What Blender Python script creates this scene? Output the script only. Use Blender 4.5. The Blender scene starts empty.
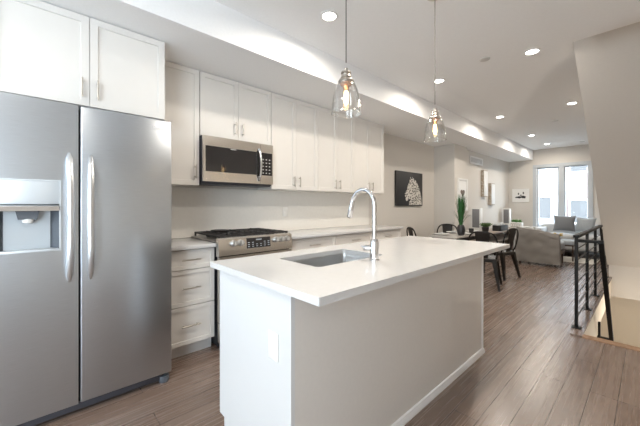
import bpy, bmesh, math, random
from mathutils import Vector, Matrix, noise
random.seed(7)
PI = math.pi
S = bpy.context.scene
C = S.collection

# ------------------------------------------------------------------ camera
cd = bpy.data.cameras.new('camera'); cam = bpy.data.objects.new('camera', cd); C.objects.link(cam)
cam.location = (0, 0, 1.246)
cam.rotation_euler = (PI/2, 0, PI/2 - .745)
cd.sensor_width = 36; cd.lens = 303.5/640*36
cd.shift_y = -(213-204.7)/640
cd.clip_start = .02
S.camera = cam

# ------------------------------------------------------------------ world, exposure
w = bpy.data.worlds.new('overcast_sky'); S.world = w; w.use_nodes = True
bg = w.node_tree.nodes['Background']
bg.inputs[0].default_value = (.75, .86, 1, 1); bg.inputs[1].default_value = 9.5
S.view_settings.view_transform = 'Standard'; S.view_settings.look = 'None'
S.view_settings.gamma = 1; S.view_settings.use_curve_mapping = False
S.view_settings.exposure = .76
S.cycles.use_denoising = True
S.cycles.max_bounces = 10; S.cycles.diffuse_bounces = 6; S.cycles.transparent_max_bounces = 16
S.cycles.sample_clamp_indirect = 6
S.cycles.caustics_reflective = False; S.cycles.caustics_refractive = False
LAMP_W = 9.0
LAMP_COL = (1, .915, .80)

def portal(loc, rot, sx, sy):
    l = bpy.data.lights.new('window_portal', 'AREA'); l.shape = 'RECTANGLE'; l.size = sx; l.size_y = sy
    l.cycles.is_portal = True
    o = bpy.data.objects.new('window_portal', l); C.objects.link(o); o.location = loc; o.rotation_euler = rot
portal((-1.1, -4.40, 1.12), (-PI/2, 0, PI), 1.6, 2.2)     # garden door behind the camera
portal((1.0, -2.42, 1.42), (0, PI/2, 0), 1.75, 2.55)      # side window behind the camera
portal((-1.58, 10.36, 1.46), (-PI/2, 0, 0), 1.2, 1.7)     # street windows

# ------------------------------------------------------------------ materials
def mat(name, col, rough=.5, metal=0, spec=.5, **k):
    m = bpy.data.materials.new(name); m.use_nodes = True
    nt = m.node_tree; b = nt.nodes['Principled BSDF']
    b.inputs['Base Color'].default_value = (*col, 1); b.inputs['Roughness'].default_value = rough
    b.inputs['Metallic'].default_value = metal; b.inputs['Specular IOR Level'].default_value = spec
    for a, v in k.items(): b.inputs[a].default_value = v
    return m
def nd(m, t): return m.node_tree.nodes.new(t)
def lk(m, a, b): m.node_tree.links.new(a, b)
def noisy(m, scale=(1, 1, 1), size=20, amount=.06, bump=0, dist=.001, detail=4, rough_var=0):
    """soft variation of the colour and a bump, in object space"""
    b = m.node_tree.nodes['Principled BSDF']
    tc = nd(m, 'ShaderNodeTexCoord'); mp = nd(m, 'ShaderNodeMapping'); mp.inputs['Scale'].default_value = scale
    n = nd(m, 'ShaderNodeTexNoise'); n.inputs['Scale'].default_value = size; n.inputs['Detail'].default_value = detail
    lk(m, tc.outputs['Object'], mp.inputs[0]); lk(m, mp.outputs[0], n.inputs['Vector'])
    col = b.inputs['Base Color'].default_value[:3]
    r = nd(m, 'ShaderNodeValToRGB')
    r.color_ramp.elements[0].position = .3; r.color_ramp.elements[1].position = .7
    r.color_ramp.elements[0].color = (*[c*(1-amount) for c in col], 1)
    r.color_ramp.elements[1].color = (*[min(1, c*(1+amount)) for c in col], 1)
    lk(m, n.outputs['Fac'], r.inputs[0]); lk(m, r.outputs[0], b.inputs['Base Color'])
    if bump:
        bp = nd(m, 'ShaderNodeBump'); bp.inputs['Strength'].default_value = bump; bp.inputs['Distance'].default_value = dist
        lk(m, n.outputs['Fac'], bp.inputs['Height']); lk(m, bp.outputs[0], b.inputs['Normal'])
    if rough_var:
        mr = nd(m, 'ShaderNodeMapRange'); rv = b.inputs['Roughness'].default_value
        mr.inputs['To Min'].default_value = rv-rough_var; mr.inputs['To Max'].default_value = rv+rough_var
        lk(m, n.outputs['Fac'], mr.inputs[0]); lk(m, mr.outputs[0], b.inputs['Roughness'])
    return m

M = {}
M['wall'] = noisy(mat('greige_wall_paint', (.64, .605, .56), .7, spec=.3), size=60, amount=.012, bump=.08)
M['ceiling'] = noisy(mat('ceiling_paint', (.86, .86, .86), .8, spec=.2), size=60, amount=.012, bump=.05)
M['cab'] = noisy(mat('white_cabinet_lacquer', (.75, .72, .68), .42), size=8, amount=.01)
M['carcass'] = mat('white_cabinet_side', (.73, .715, .69), .5)
M['quartz'] = noisy(mat('white_quartz', (.63, .625, .62), .16), size=35, amount=.015, detail=6)
M['splash'] = noisy(mat('pale_quartz_splash', (.80, .775, .73), .22), size=30, amount=.015)
M['trim'] = mat('white_trim', (.80, .795, .785), .4)
M['sash'] = mat('window_sash_grey_white', (.50, .53, .56), .4)  # white window trim greyed: its backlit shade is put into the colour
M['panel'] = noisy(mat('greige_island_panel', (.68, .645, .605), .6, spec=.3), size=50, amount=.012)
M['steel'] = noisy(mat('brushed_steel', (.50, .53, .565), .30, 1), scale=(1, 2, 90), size=7, amount=.05, bump=.04, dist=.0006, rough_var=.05)
M['steel_warm'] = noisy(mat('brushed_steel_cooker', (.76, .72, .665), .22, 1), scale=(60, 2, 60), size=5, amount=.015, rough_var=.02)
M['steel_sink'] = noisy(mat('sink_steel', (.55, .54, .53), .28, 1), scale=(2, 90, 2), size=6, amount=.06)
M['satin'] = mat('satin_handle_steel', (.66, .67, .68), .36, 1)
M['chrome'] = mat('chrome', (.72, .72, .73), .12, 1)
M['nickel'] = mat('brushed_nickel', (.56, .52, .47), .28, 1)
M['black'] = mat('black_enamel', (.015, .015, .017), .35)
M['dark'] = mat('dark_grey_plastic', (.05, .05, .06), .45)
M['iron'] = noisy(mat('cast_iron', (.022, .02, .02), .55), size=80, amount=.2)
M['glass_black'] = mat('dark_oven_glass', (.022, .02, .02), .06, spec=.6)
M['display'] = mat('display_grey', (.38, .42, .46), .4)
M['button'] = mat('button_grey', (.42, .41, .40), .45)
M['cover_disc'] = mat('pale_grey_cover', (.55, .54, .52), .5)
M['end_panel'] = mat('white_island_end', (.64, .64, .64), .4)
M['plastic'] = mat('white_plastic', (.82, .81, .78), .35)
M['disp_grey'] = mat('dispenser_silver', (.62, .66, .69), .38, .35)
M['disp_dark'] = mat('dispenser_grey', (.085, .095, .11), .4)
M['disp_back'] = mat('dispenser_back', (.50, .545, .58), .35, .3)
M['metal_black'] = mat('black_painted_steel', (.010, .010, .010), .55, spec=.25)
M['chair'] = noisy(mat('gunmetal_chair', (.016, .013, .011), .45, spec=.25), size=30, amount=.15)
M['chair_seat'] = mat('worn_grey_seat', (.10, .095, .09), .22)  # paler and glossier than the chair frame
M['copper'] = mat('copper', (.72, .38, .20), .25, 1)
M['canvas_black'] = mat('black_canvas', (.016, .015, .016), .5)
M['mat_white'] = mat('white_mount', (.80, .79, .77), .6)
M['ink'] = mat('black_ink', (.03, .03, .035), .7)
M['table'] = noisy(mat('grey_tabletop', (.44, .42, .39), .25), scale=(12, 1, 1), size=6, amount=.12)
M['ceramic'] = mat('white_ceramic', (.82, .82, .80), .2)
M['pot_black'] = noisy(mat('charcoal_vase', (.028, .028, .03), .3), size=20, amount=.2)
M['grass'] = noisy(mat('grass_blade_green', (.025, .115, .028), .5), scale=(8, 8, 1), size=9, amount=.55)
M['leaf'] = noisy(mat('succulent_green', (.10, .17, .06), .5), size=30, amount=.5)
M['leaf_bright'] = noisy(mat('fresh_green', (.08, .22, .05), .5), size=40, amount=.5)
M['brown'] = mat('brown_wood_heart', (.13, .085, .06), .6)
M['console'] = noisy(mat('greyed_oak', (.34, .28, .235), .5), scale=(14, 1, 14), size=4, amount=.15)
M['speaker_cloth'] = noisy(mat('grey_speaker_cloth', (.22, .22, .23), .9), size=220, amount=.25)
M['throw'] = noisy(mat('taupe_linen', (.235, .22, .205), .9, spec=.2), size=260, amount=.09, bump=.2)
M['blue_grey'] = noisy(mat('blue_grey_fabric', (.36, .39, .42), .9, spec=.2), size=160, amount=.1, bump=.2)
M['sofa'] = noisy(mat('pale_grey_fabric', (.52, .53, .54), .9, spec=.2), size=160, amount=.06, bump=.2)
M['wood_leg'] = mat('dark_wood', (.07, .045, .03), .45)
M['yellow'] = mat('yellow_petals', (.60, .42, .10), .6)
M['rug'] = noisy(mat('pale_rug', (.58, .55, .50), .95, spec=.1), size=70, amount=.1, bump=.3)
M['stair_paint'] = noisy(mat('cream_stairwell_paint', (.78, .71, .60), .7, spec=.3), size=60, amount=.01)
M['nosing'] = noisy(mat('oak_nosing', (.30, .175, .10), .4), scale=(2, 20, 20), size=4, amount=.2)
M['asphalt'] = noisy(mat('street_asphalt', (.20, .20, .20), .9), size=12, amount=.2)
M['facade'] = None

# speckled hide of the horse picture
m = mat('speckled_print', (.6, .58, .54), .7); M['speckle'] = m
b = m.node_tree.nodes['Principled BSDF']; tc = nd(m, 'ShaderNodeTexCoord'); v = nd(m, 'ShaderNodeTexVoronoi'); v.inputs['Scale'].default_value = 30
r = nd(m, 'ShaderNodeValToRGB'); r.color_ramp.elements[0].position = .36; r.color_ramp.elements[1].position = .5
r.color_ramp.elements[0].color = (.045, .04, .038, 1); r.color_ramp.elements[1].color = (.62, .59, .54, 1)
lk(m, tc.outputs['Object'], v.inputs['Vector']); lk(m, v.outputs['Distance'], r.inputs[0]); lk(m, r.outputs[0], b.inputs['Base Color'])
# mottled driftwood
m = mat('mottled_driftwood', (.4, .33, .27), .8); M['drift'] = m
b = m.node_tree.nodes['Principled BSDF']; tc = nd(m, 'ShaderNodeTexCoord'); v = nd(m, 'ShaderNodeTexVoronoi'); v.inputs['Scale'].default_value = 26
r = nd(m, 'ShaderNodeValToRGB'); r.color_ramp.elements[0].position = .1; r.color_ramp.elements[1].position = .6
r.color_ramp.elements[0].color = (.60, .56, .50, 1); r.color_ramp.elements[1].color = (.36, .29, .22, 1)
lk(m, tc.outputs['Object'], v.inputs['Vector']); lk(m, v.outputs['Distance'], r.inputs[0]); lk(m, r.outputs[0], b.inputs['Base Color'])
# herringbone pillow
m = mat('grey_woven_pillow', (.3, .31, .33), .9, spec=.2); M['pillow'] = m
b = m.node_tree.nodes['Principled BSDF']; tc = nd(m, 'ShaderNodeTexCoord'); v = nd(m, 'ShaderNodeTexWave'); v.bands_direction = 'DIAGONAL'; v.inputs['Scale'].default_value = 28; v.inputs['Distortion'].default_value = 1
r = nd(m, 'ShaderNodeValToRGB'); r.color_ramp.elements[0].color = (.11, .115, .125, 1); r.color_ramp.elements[1].color = (.25, .26, .275, 1)
lk(m, tc.outputs['Object'], v.inputs['Vector']); lk(m, v.outputs['Fac'], r.inputs[0]); lk(m, r.outputs[0], b.inputs['Base Color'])

# hardwood planks running down the room
m = mat('brown_hardwood', (.2, .13, .09), .3, spec=.85); M['floor'] = m
b = m.node_tree.nodes['Principled BSDF']; tc = nd(m, 'ShaderNodeTexCoord'); mp = nd(m, 'ShaderNodeMapping')
mp.inputs['Rotation'].default_value = (0, 0, PI/2); lk(m, tc.outputs['Object'], mp.inputs[0])
br = nd(m, 'ShaderNodeTexBrick'); br.inputs['Scale'].default_value = 1; br.inputs['Brick Width'].default_value = 1.35
br.inputs['Row Height'].default_value = .134; br.inputs['Mortar Size'].default_value = .0024; br.offset = .37; br.offset_frequency = 3
br.inputs['Mortar Smooth'].default_value = .3; br.inputs['Bias'].default_value = -.1
br.inputs['Color1'].default_value = (.172, .120, .094, 1); br.inputs['Color2'].default_value = (.208, .150, .120, 1); br.inputs['Mortar'].default_value = (.06, .04, .03, 1)
lk(m, mp.outputs[0], br.inputs['Vector'])
mp2 = nd(m, 'ShaderNodeMapping'); mp2.inputs['Scale'].default_value = (26, .55, 1); lk(m, tc.outputs['Object'], mp2.inputs[0])
n = nd(m, 'ShaderNodeTexNoise'); n.inputs['Scale'].default_value = 2.2; n.inputs['Detail'].default_value = 6; lk(m, mp2.outputs[0], n.inputs['Vector'])
r = nd(m, 'ShaderNodeValToRGB'); r.color_ramp.elements[0].position = .3; r.color_ramp.elements[1].position = .72
r.color_ramp.elements[0].color = (.92, .915, .91, 1); r.color_ramp.elements[1].color = (1.06, 1.06, 1.06, 1); lk(m, n.outputs['Fac'], r.inputs[0])
mx = nd(m, 'ShaderNodeMix'); mx.data_type = 'RGBA'; mx.blend_type = 'MULTIPLY'; mx.inputs['Factor'].default_value = 1
lk(m, br.outputs['Color'], mx.inputs['A']); lk(m, r.outputs[0], mx.inputs['B']); lk(m, mx.outputs['Result'], b.inputs['Base Color'])
bp = nd(m, 'ShaderNodeBump'); bp.inputs['Strength'].default_value = .35; bp.inputs['Distance'].default_value = .002; bp.invert = True
lk(m, br.outputs['Fac'], bp.inputs['Height']); bp2 = nd(m, 'ShaderNodeBump'); bp2.inputs['Strength'].default_value = .03; bp2.inputs['Distance'].default_value = .002
lk(m, n.outputs['Fac'], bp2.inputs['Height']); lk(m, bp.outputs[0], bp2.inputs['Normal']); lk(m, bp2.outputs[0], b.inputs['Normal'])
mr = nd(m, 'ShaderNodeMapRange'); mr.inputs['To Min'].default_value = .21; mr.inputs['To Max'].default_value = .33; lk(m, n.outputs['Fac'], mr.inputs[0]); lk(m, mr.outputs[0], b.inputs['Roughness'])

def emit(name, col, st):
    m = bpy.data.materials.new(name); m.use_nodes = True; nt = m.node_tree; nt.nodes.clear()
    e = nt.nodes.new('ShaderNodeEmission'); e.inputs[0].default_value = (*col, 1); e.inputs[1].default_value = st
    o = nt.nodes.new('ShaderNodeOutputMaterial'); nt.links.new(e.outputs[0], o.inputs[0]); return m
M['lens'] = emit('lit_lens', (1, .96, .9), 14)
M['filament'] = emit('lit_filament', (1, .66, .30), 10)
M['bulb'] = emit('lit_amber_bulb', (1, .60, .25), 1.1)
def thin_glass(name, tint, base, edge):
    m = bpy.data.materials.new(name); m.use_nodes = True; nt = m.node_tree; nt.nodes.clear()
    t = nt.nodes.new('ShaderNodeBsdfTransparent'); t.inputs[0].default_value = (*tint, 1)
    g = nt.nodes.new('ShaderNodeBsdfGlossy'); g.inputs['Roughness'].default_value = .04
    lw = nt.nodes.new('ShaderNodeLayerWeight'); lw.inputs[0].default_value = .35
    mr = nt.nodes.new('ShaderNodeMapRange'); mr.inputs['To Min'].default_value = base; mr.inputs['To Max'].default_value = edge
    mx = nt.nodes.new('ShaderNodeMixShader'); o = nt.nodes.new('ShaderNodeOutputMaterial')
    nt.links.new(lw.outputs['Facing'], mr.inputs[0]); nt.links.new(mr.outputs[0], mx.inputs[0])
    nt.links.new(t.outputs[0], mx.inputs[1]); nt.links.new(g.outputs[0], mx.inputs[2]); nt.links.new(mx.outputs[0], o.inputs[0]); return m
M['pane'] = thin_glass('window_glass', (.97, .99, .98), .03, .25)
M['shade'] = thin_glass('clear_shade_glass', (.975, .965, .95), .07, .70)
M['cord'] = mat('grey_cord', (.12, .11, .10), .6)

# ------------------------------------------------------------------ geometry helpers
class MB:
    def __init__(s): s.bm = bmesh.new()
    def _add(s, vs, fs):
        v = [s.bm.verts.new(p) for p in vs]; out = []
        for f in fs:
            try: out.append(s.bm.faces.new([v[i] for i in f]))
            except ValueError: pass
        return v, out
    def box(s, x0, x1, y0, y1, z0, z1, b=0, seg=2):
        x0, x1 = min(x0, x1), max(x0, x1); y0, y1 = min(y0, y1), max(y0, y1); z0, z1 = min(z0, z1), max(z0, z1)
        v, f = s._add([(x0, y0, z0), (x1, y0, z0), (x1, y1, z0), (x0, y1, z0), (x0, y0, z1), (x1, y0, z1), (x1, y1, z1), (x0, y1, z1)],
                      [(3, 2, 1, 0), (4, 5, 6, 7), (0, 1, 5, 4), (1, 2, 6, 5), (2, 3, 7, 6), (3, 0, 4, 7)])
        if b:
            es = {e for q in f for e in q.edges}
            bmesh.ops.bevel(s.bm, geom=list(es), offset=b, segments=seg, profile=.5, affect='EDGES')
            return s
        s.last = f
        return s
    def cbox(s, c, d, b=0): s.box(c[0]-d[0]/2, c[0]+d[0]/2, c[1]-d[1]/2, c[1]+d[1]/2, c[2]-d[2]/2, c[2]+d[2]/2, b); return s
    def panel(s, x0, x1, y0, y1, z0, z1, frame=.06, depth=.008, lip=.003):
        """shaker front: a box whose +X face carries a recessed panel"""
        s.box(x0, x1, y0, y1, z0, z1)
        front = s.last[3]; s.bm.normal_update()
        bmesh.ops.inset_region(s.bm, faces=[front], thickness=frame, depth=0)
        bmesh.ops.inset_region(s.bm, faces=[front], thickness=lip, depth=-depth)
        return s
    def prism(s, poly, z0, z1, axis='z'):
        """extrude a polygon; axis z: poly (x,y); axis x: poly (y,z); axis y: poly (x,z)"""
        n = len(poly)
        P = {'z': lambda a, b, t: (a, b, t), 'x': lambda a, b, t: (t, a, b), 'y': lambda a, b, t: (a, t, b)}[axis]
        vs = [P(a, b, z0) for a, b in poly] + [P(a, b, z1) for a, b in poly]
        s._add(vs, [tuple(range(n))[::-1], tuple(range(n, 2*n))] + [(i, (i+1) % n, n+(i+1) % n, n+i) for i in range(n)])
        return s
    def ring(s, outer, inner, t0, t1, axis='z'):
        """extruded ring between two loops with the same count"""
        n = len(outer)
        P = {'z': lambda a, b, t: (a, b, t), 'x': lambda a, b, t: (t, a, b), 'y': lambda a, b, t: (a, t, b)}[axis]
        vs = [P(*p, t) for t in (t0, t1) for lo in (outer, inner) for p in lo]
        fs = []
        for i in range(n):
            j = (i+1) % n
            fs += [(i, j, n+j, n+i), (2*n+i, 3*n+i, 3*n+j, 2*n+j), (i, 2*n+i, 2*n+j, j), (n+i, n+j, 3*n+j, 3*n+i)]
        s._add(vs, fs); return s
    def sweep(s, pts, rad, n=10, flat=1.0, up=(0, 0, 1), cap=True):
        pts = [Vector(p) for p in pts]
        if not isinstance(rad, (list, tuple)): rad = [rad]*len(pts)
        rows = []; a = None
        for i, p in enumerate(pts):
            t = (pts[min(i+1, len(pts)-1)] - pts[max(i-1, 0)]).normalized()
            if a is None:
                a = t.cross(Vector(up))
                if a.length < 1e-4: a = t.cross(Vector((1, 0, 0)))
            a = (a - t*a.dot(t)).normalized(); b = t.cross(a)
            rows.append([p + (a*math.cos(2*PI*k/n)*flat + b*math.sin(2*PI*k/n))*rad[i] for k in range(n)])
        vs = [q for r_ in rows for q in r_]; m_ = len(rows)
        fs = [(i*n+k, i*n+(k+1) % n, (i+1)*n+(k+1) % n, (i+1)*n+k) for i in range(m_-1) for k in range(n)]
        if cap: fs += [tuple(range(n))[::-1], tuple(range((m_-1)*n, m_*n))]
        s._add(vs, fs); return s
    def cyl(s, p0, p1, r0, r1=None, n=16): return s.sweep([p0, p1], [r0, r0 if r1 is None else r1], n)
    def taper(s, p0, p1, w0, w1, d0=None, d1=None):
        """square bar of width w (x) and depth d (y) at each end"""
        d0 = d0 or w0; d1 = d1 or w1; vs = []
        for p, w_, d_ in ((p0, w0, d0), (p1, w1, d1)):
            vs += [(p[0]+a*w_/2, p[1]+b_*d_/2, p[2]) for a, b_ in ((-1, -1), (1, -1), (1, 1), (-1, 1))]
        s._add(vs, [(3, 2, 1, 0), (4, 5, 6, 7)] + [(i, (i+1) % 4, 4+(i+1) % 4, 4+i) for i in range(4)]); return s
    def lathe(s, prof, c=(0, 0, 0), n=32, cap=True):
        vs = [(c[0]+r_*math.cos(2*PI*k/n), c[1]+r_*math.sin(2*PI*k/n), c[2]+z) for r_, z in prof for k in range(n)]
        m_ = len(prof)
        fs = [(i*n+k, i*n+(k+1) % n, (i+1)*n+(k+1) % n, (i+1)*n+k) for i in range(m_-1) for k in range(n)]
        if cap: fs += [tuple(range(n))[::-1], tuple(range((m_-1)*n, m_*n))]
        s._add(vs, fs); return s
    def blob(s, c, r, sub=2, jit=0):
        g = bmesh.ops.create_icosphere(s.bm, subdivisions=sub, radius=1)
        for v in g['verts']:
            k = 1 + jit*(noise.noise(v.co*2.3+Vector(c)*7))
            v.co = Vector((v.co.x*r[0]*k+c[0], v.co.y*r[1]*k+c[1], v.co.z*r[2]*k+c[2]))
        return s
    def cushion(s, x0, x1, y0, y1, z0, z1, puff=.02, n=10, fold=0, seed=0):
        """soft box: rounded, puffed grid"""
        cx, cy, cz = (x0+x1)/2, (y0+y1)/2, (z0+z1)/2; h = Vector((abs(x1-x0)/2, abs(y1-y0)/2, abs(z1-z0)/2))
        pre = len(s.bm.verts)
        g = bmesh.ops.create_cube(s.bm, size=2)
        r_ = bmesh.ops.subdivide_edges(s.bm, edges=list({e for v in g['verts'] for e in v.link_edges}), cuts=n, use_grid_fill=True)
        for v in list(s.bm.verts)[pre:]:
            p = v.co.copy(); q = Vector([math.copysign(1-(1-abs(t))**1.0, t) for t in p])
            rad = min(h)*.35
            inner = Vector([max(-h[i]+rad, min(h[i]-rad, q[i]*h[i])) for i in range(3)])
            d = Vector([q[i]*h[i] for i in range(3)]) - inner
            if d.length > 1e-6: inner = inner + d.normalized()*min(d.length, rad)
            bulge = puff*(1-p.x**2)*(1-p.y**2) if abs(p.z) > .99 else puff*(1-p.x**2)*(1-p.z**2) if abs(p.y) > .99 else puff*(1-p.y**2)*(1-p.z**2)
            nn = Vector([math.copysign(1, p[i]) if abs(p[i]) > .99 else 0 for i in range(3)])
            if nn.length: inner = inner + nn.normalized()*bulge
            if fold: inner = inner + nn*fold*noise.noise(Vector((inner.x*6+seed, inner.y*6, inner.z*3)))
            v.co = inner + Vector((cx, cy, cz))
        return s
    def build(s, name, m, parent=None, smooth=True, kind=None, xf=None):
        bmesh.ops.recalc_face_normals(s.bm, faces=s.bm.faces)
        if xf is not None: s.bm.transform(xf)
        if parent is not None:
            r_ = parent
            while r_.parent: r_ = r_.parent
            bmesh.ops.translate(s.bm, verts=s.bm.verts, vec=-Vector(r_.location))
        me = bpy.data.meshes.new(name); s.bm.to_mesh(me); s.bm.free()
        me.materials.append(m)
        if smooth:
            for p in me.polygons: p.use_smooth = True
            me.set_sharp_from_angle(angle=math.radians(35))
        o = bpy.data.objects.new(name, me); C.objects.link(o)
        if parent is not None: o.parent = parent
        if kind: o['kind'] = kind
        return o
def thing(name, label, cat, loc=(0, 0, 0), group=None, rz=0):
    o = bpy.data.objects.new(name, None); C.objects.link(o); o.location = loc; o.rotation_euler = (0, 0, rz)
    o.empty_display_size = .1
    return tag(o, label, cat, group)
def tag(o, label, cat, group=None):
    o['label'] = label; o['category'] = cat
    if group: o['group'] = group
    return o
def struct(name, mb, m, smooth=False): return mb.build(name, m, None, smooth, 'structure')
def copy_tree(o, loc, label=None, rz=None):
    c = o.copy(); C.objects.link(c); c.location = loc
    if rz is not None: c.rotation_euler = (0, 0, rz)
    if label: c['label'] = label
    def kids(src, dst):
        for ch in list(src.children):
            k = ch.copy(); C.objects.link(k); k.parent = dst; kids(ch, k)
    kids(o, c); return c
def rect(a0, a1, b0, b1): return [(a0, b0), (a1, b0), (a1, b1), (a0, b1)]
def rrect(a0, a1, b0, b1, r_, k=5):
    out = []
    for ca, cb, st in ((a0+r_, b0+r_, PI), (a1-r_, b0+r_, 1.5*PI), (a1-r_, b1-r_, 0), (a0+r_, b1-r_, .5*PI)):
        out += [(ca+r_*math.cos(st+i*PI/2/k), cb+r_*math.sin(st+i*PI/2/k)) for i in range(k+1)]
    return out
def arc(c, r_, a0, a1, n, f): return [f(c[0]+r_*math.cos(a0+(a1-a0)*i/n), c[1]+r_*math.sin(a0+(a1-a0)*i/n)) for i in range(n+1)]

# ================================================================== STRUCTURE
H = 2.775; SOF = 2.50; YB = -4.2; YF = 10.18; XR = .75
OX = -.455; OY0, OY1 = 3.79, 7.146          # stair opening: edge along the hall, near and far ends
f = MB()
f.box(-3.35, OX, YB-.2, YF+.2, -.30, 0); f.box(OX, XR+.2, YB-.2, OY0, -.30, 0); f.box(OX, XR+.2, OY1+.12, YF+.2, -.30, 0)
struct('floor', f, M['floor'])
c = MB(); c.box(-3.35, XR+.2, YB-.2, YF+.2, H, H+.2); struct('ceiling', c, M['ceiling'])
c = MB(); c.box(-3.15, -2.205, YB, YF, SOF, H); struct('ceiling_beam', c, M['ceiling'])
c = MB(); c.prism([(-3.15, YB-.2), (-3.15, 6.26), (-2.71, 6.26), (-2.71, 6.89), (-2.81, 6.89), (-2.81, YF+.2), (-3.35, YF+.2), (-3.35, YB-.2)], 0, H)
struct('wall_left', c, M['wall'])
WY0, WY1, WZ0, WZ1 = -3.7, -1.15, .55, 2.3      # big side window behind the camera
c = MB(); c.box(XR, XR+.2, YB-.2, WY0, -3, H); c.box(XR, XR+.2, WY1, YF+.2, -3, H); c.box(XR, XR+.2, WY0, WY1, -3, WZ0); c.box(XR, XR+.2, WY0, WY1, WZ1, H)
struct('wall_right', c, M['wall'])
r0 = bpy.data.objects.new('window_3', None); C.objects.link(r0); r0['kind'] = 'structure'; r0.location = (XR, (WY0+WY1)/2, WZ0)
for a, b_ in ((WY0, (WY0+WY1)/2), ((WY0+WY1)/2, WY1)):
    MB().ring(rect(a, b_, WZ0, WZ1), rect(a+.05, b_-.05, WZ0+.05, WZ1-.05), XR+.04, XR+.12, 'x').build('window_frame', M['trim'], r0)
    MB().box(XR+.07, XR+.078, a+.05, b_-.05, WZ0+.05, WZ1-.05).build('pane', M['pane'], r0, False)
# back wall with a glazed garden door
DX0, DX1 = -1.9, -.3
c = MB(); c.box(-3.15, DX0, YB-.16, YB, 0, H); c.box(DX1, XR, YB-.16, YB, 0, H); c.box(DX0, DX1, YB-.16, YB, 2.25, H)
struct('wall_back', c, M['wall'])
d = bpy.data.objects.new('door_1', None); C.objects.link(d); d['kind'] = 'structure'; d.location = ((DX0+DX1)/2, YB, 0)
for x0, x1 in ((DX0, (DX0+DX1)/2), ((DX0+DX1)/2, DX1)):
    MB().ring(rect(x0, x1, .0, 2.25), rect(x0+.06, x1-.06, .09, 2.18), YB-.12, YB-.05, 'y').build('door_frame', M['trim'], d)
    MB().box(x0+.06, x1-.06, YB-.09, YB-.08, .09, 2.18).build('pane', M['pane'], d, False)
# far wall with the two street windows
wx = [(-2.085, -1.655), (-1.495, -1.06)]; wz0, wz1 = .68, 2.24
c = MB(); c.box(-2.81, -2.13, YF, YF+.18, 0, H); c.box(-1.02, XR, YF, YF+.18, 0, H)
c.box(-2.13, -1.02, YF, YF+.18, 0, wz0-.04); c.box(-2.13, -1.02, YF, YF+.18, wz1+.04, H); c.box(-1.62, -1.53, YF, YF+.18, wz0-.04, wz1+.04)
struct('wall_far', c, M['wall'])
for i, (x0, x1) in enumerate(wx):
    r0 = bpy.data.objects.new('window_%d' % (i+1), None); C.objects.link(r0); r0['kind'] = 'structure'; r0.location = ((x0+x1)/2, YF, wz0)
    MB().ring(rect(x0-.045, x1+.035, wz0-.04, wz1+.04), rect(x0, x1, wz0, wz1), YF+.03, YF+.11, 'y').build('window_frame', M['sash'], r0)
    MB().box(x0, x1, YF+.065, YF+.072, wz0, wz1).build('pane', M['pane'], r0, False)
c = MB(); c.ring(rect(-2.21, -.95, wz0-.05, wz1+.11), rect(-2.13, -1.02, wz0-.03, wz1+.03), YF-.022, YF, 'y'); c.box(-1.63, -1.525, YF-.018, YF, wz0-.03, wz1+.03)
struct('trim_1', c, M['sash'])
c = MB(); c.box(-2.24, -.92, YF-.09, YF, wz0-.075, wz0-.045, .004); struct('window_sill', c, M['trim'])
# baseboards
c = MB(); c.box(-3.15, -3.135, 4.06, 6.26, 0, .12); c.box(-3.15, -2.71, 6.245, 6.26, 0, .12); c.box(-2.71, -2.695, 6.245, 6.89, 0, .12); c.box(-2.81, -2.795, 6.89, YF, 0, .12); struct('baseboard_left', c, M['trim'])
c = MB(); c.box(-2.795, XR, YF-.015, YF, 0, .12); struct('baseboard_far', c, M['trim'])
# stairs above the opening: sloped plaster underside, header, ceiling drop
SX = -.485
sl = (H-.22)/(OY1-3.68)
c = MB(); c.prism([(3.68, H), (OY1, .22), (OY1+.12, .22), (OY1+.12, .45), (4.1, H+.12), (3.68, H+.12)], SX, XR, 'x'); struct('stair_slab', c, M['wall'])
c = MB(); c.box(SX+.02, XR, OY1, OY1+.12, -.31, .22); struct('wall_header', c, M['wall'])
c = MB(); c.prism([(-.372, YB), (XR, YB), (XR, 3.06), (-.042, 3.21), (-.394, 3.285)], 2.62, H); struct('ceiling_drop_slab', c, M['ceiling'])
# lower stairwell
c = MB(); c.box(OX-.25, XR, 7.75, 7.9, -3, -.30); struct('wall_stairwell_far', c, M['stair_paint'])
c = MB(); c.box(OX-.25, OX-.15, 1.5, 7.75, -3, -.30); struct('wall_stairwell_left', c, M['stair_paint'])
c = MB(); c.box(OX-.25, XR, 1.4, 1.5, -3, -.30); struct('wall_stairwell_near', c, M['stair_paint'])
c = MB(); c.box(OX-.25, XR, 1.4, 7.9, -3.1, -3); struct('floor_lower', c, M['floor'])
c = MB(); c.box(OX+.0005, OX+.02, OY0, OY1, -.30, -.004); c.box(OX, XR, OY0+.0005, OY0+.02, -.30, -.004); struct('trim_2', c, M['stair_paint'])
c = MB(); c.box(OX-.06, OX+.03, OY0-.05, OY1, 0, .014, .004); struct('trim_3', c, M['floor'])
c = MB(); c.box(OX+.03, XR, OY0-.06, OY0+.03, -.002, .010, .004); struct('trim_4', c, M['nosing'])
steps = MB(); n = 11; pts = [(OY0+.02, -.19)]
for i in range(n): pts += [(OY0+.02+.25*(i+1), -.19-.2*i), (OY0+.02+.25*(i+1), -.19-.2*(i+1))]
pts += [(OY0+.02, -.19-.2*n)]
steps.prism(pts, OX+.03, XR, 'x'); struct('floor_steps', steps, M['floor'])
# the street outside
c = MB(); c.box(-14, 12, YF+.2, YF+26, -1.1, -1); struct('street', c, M['asphalt'])

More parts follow.
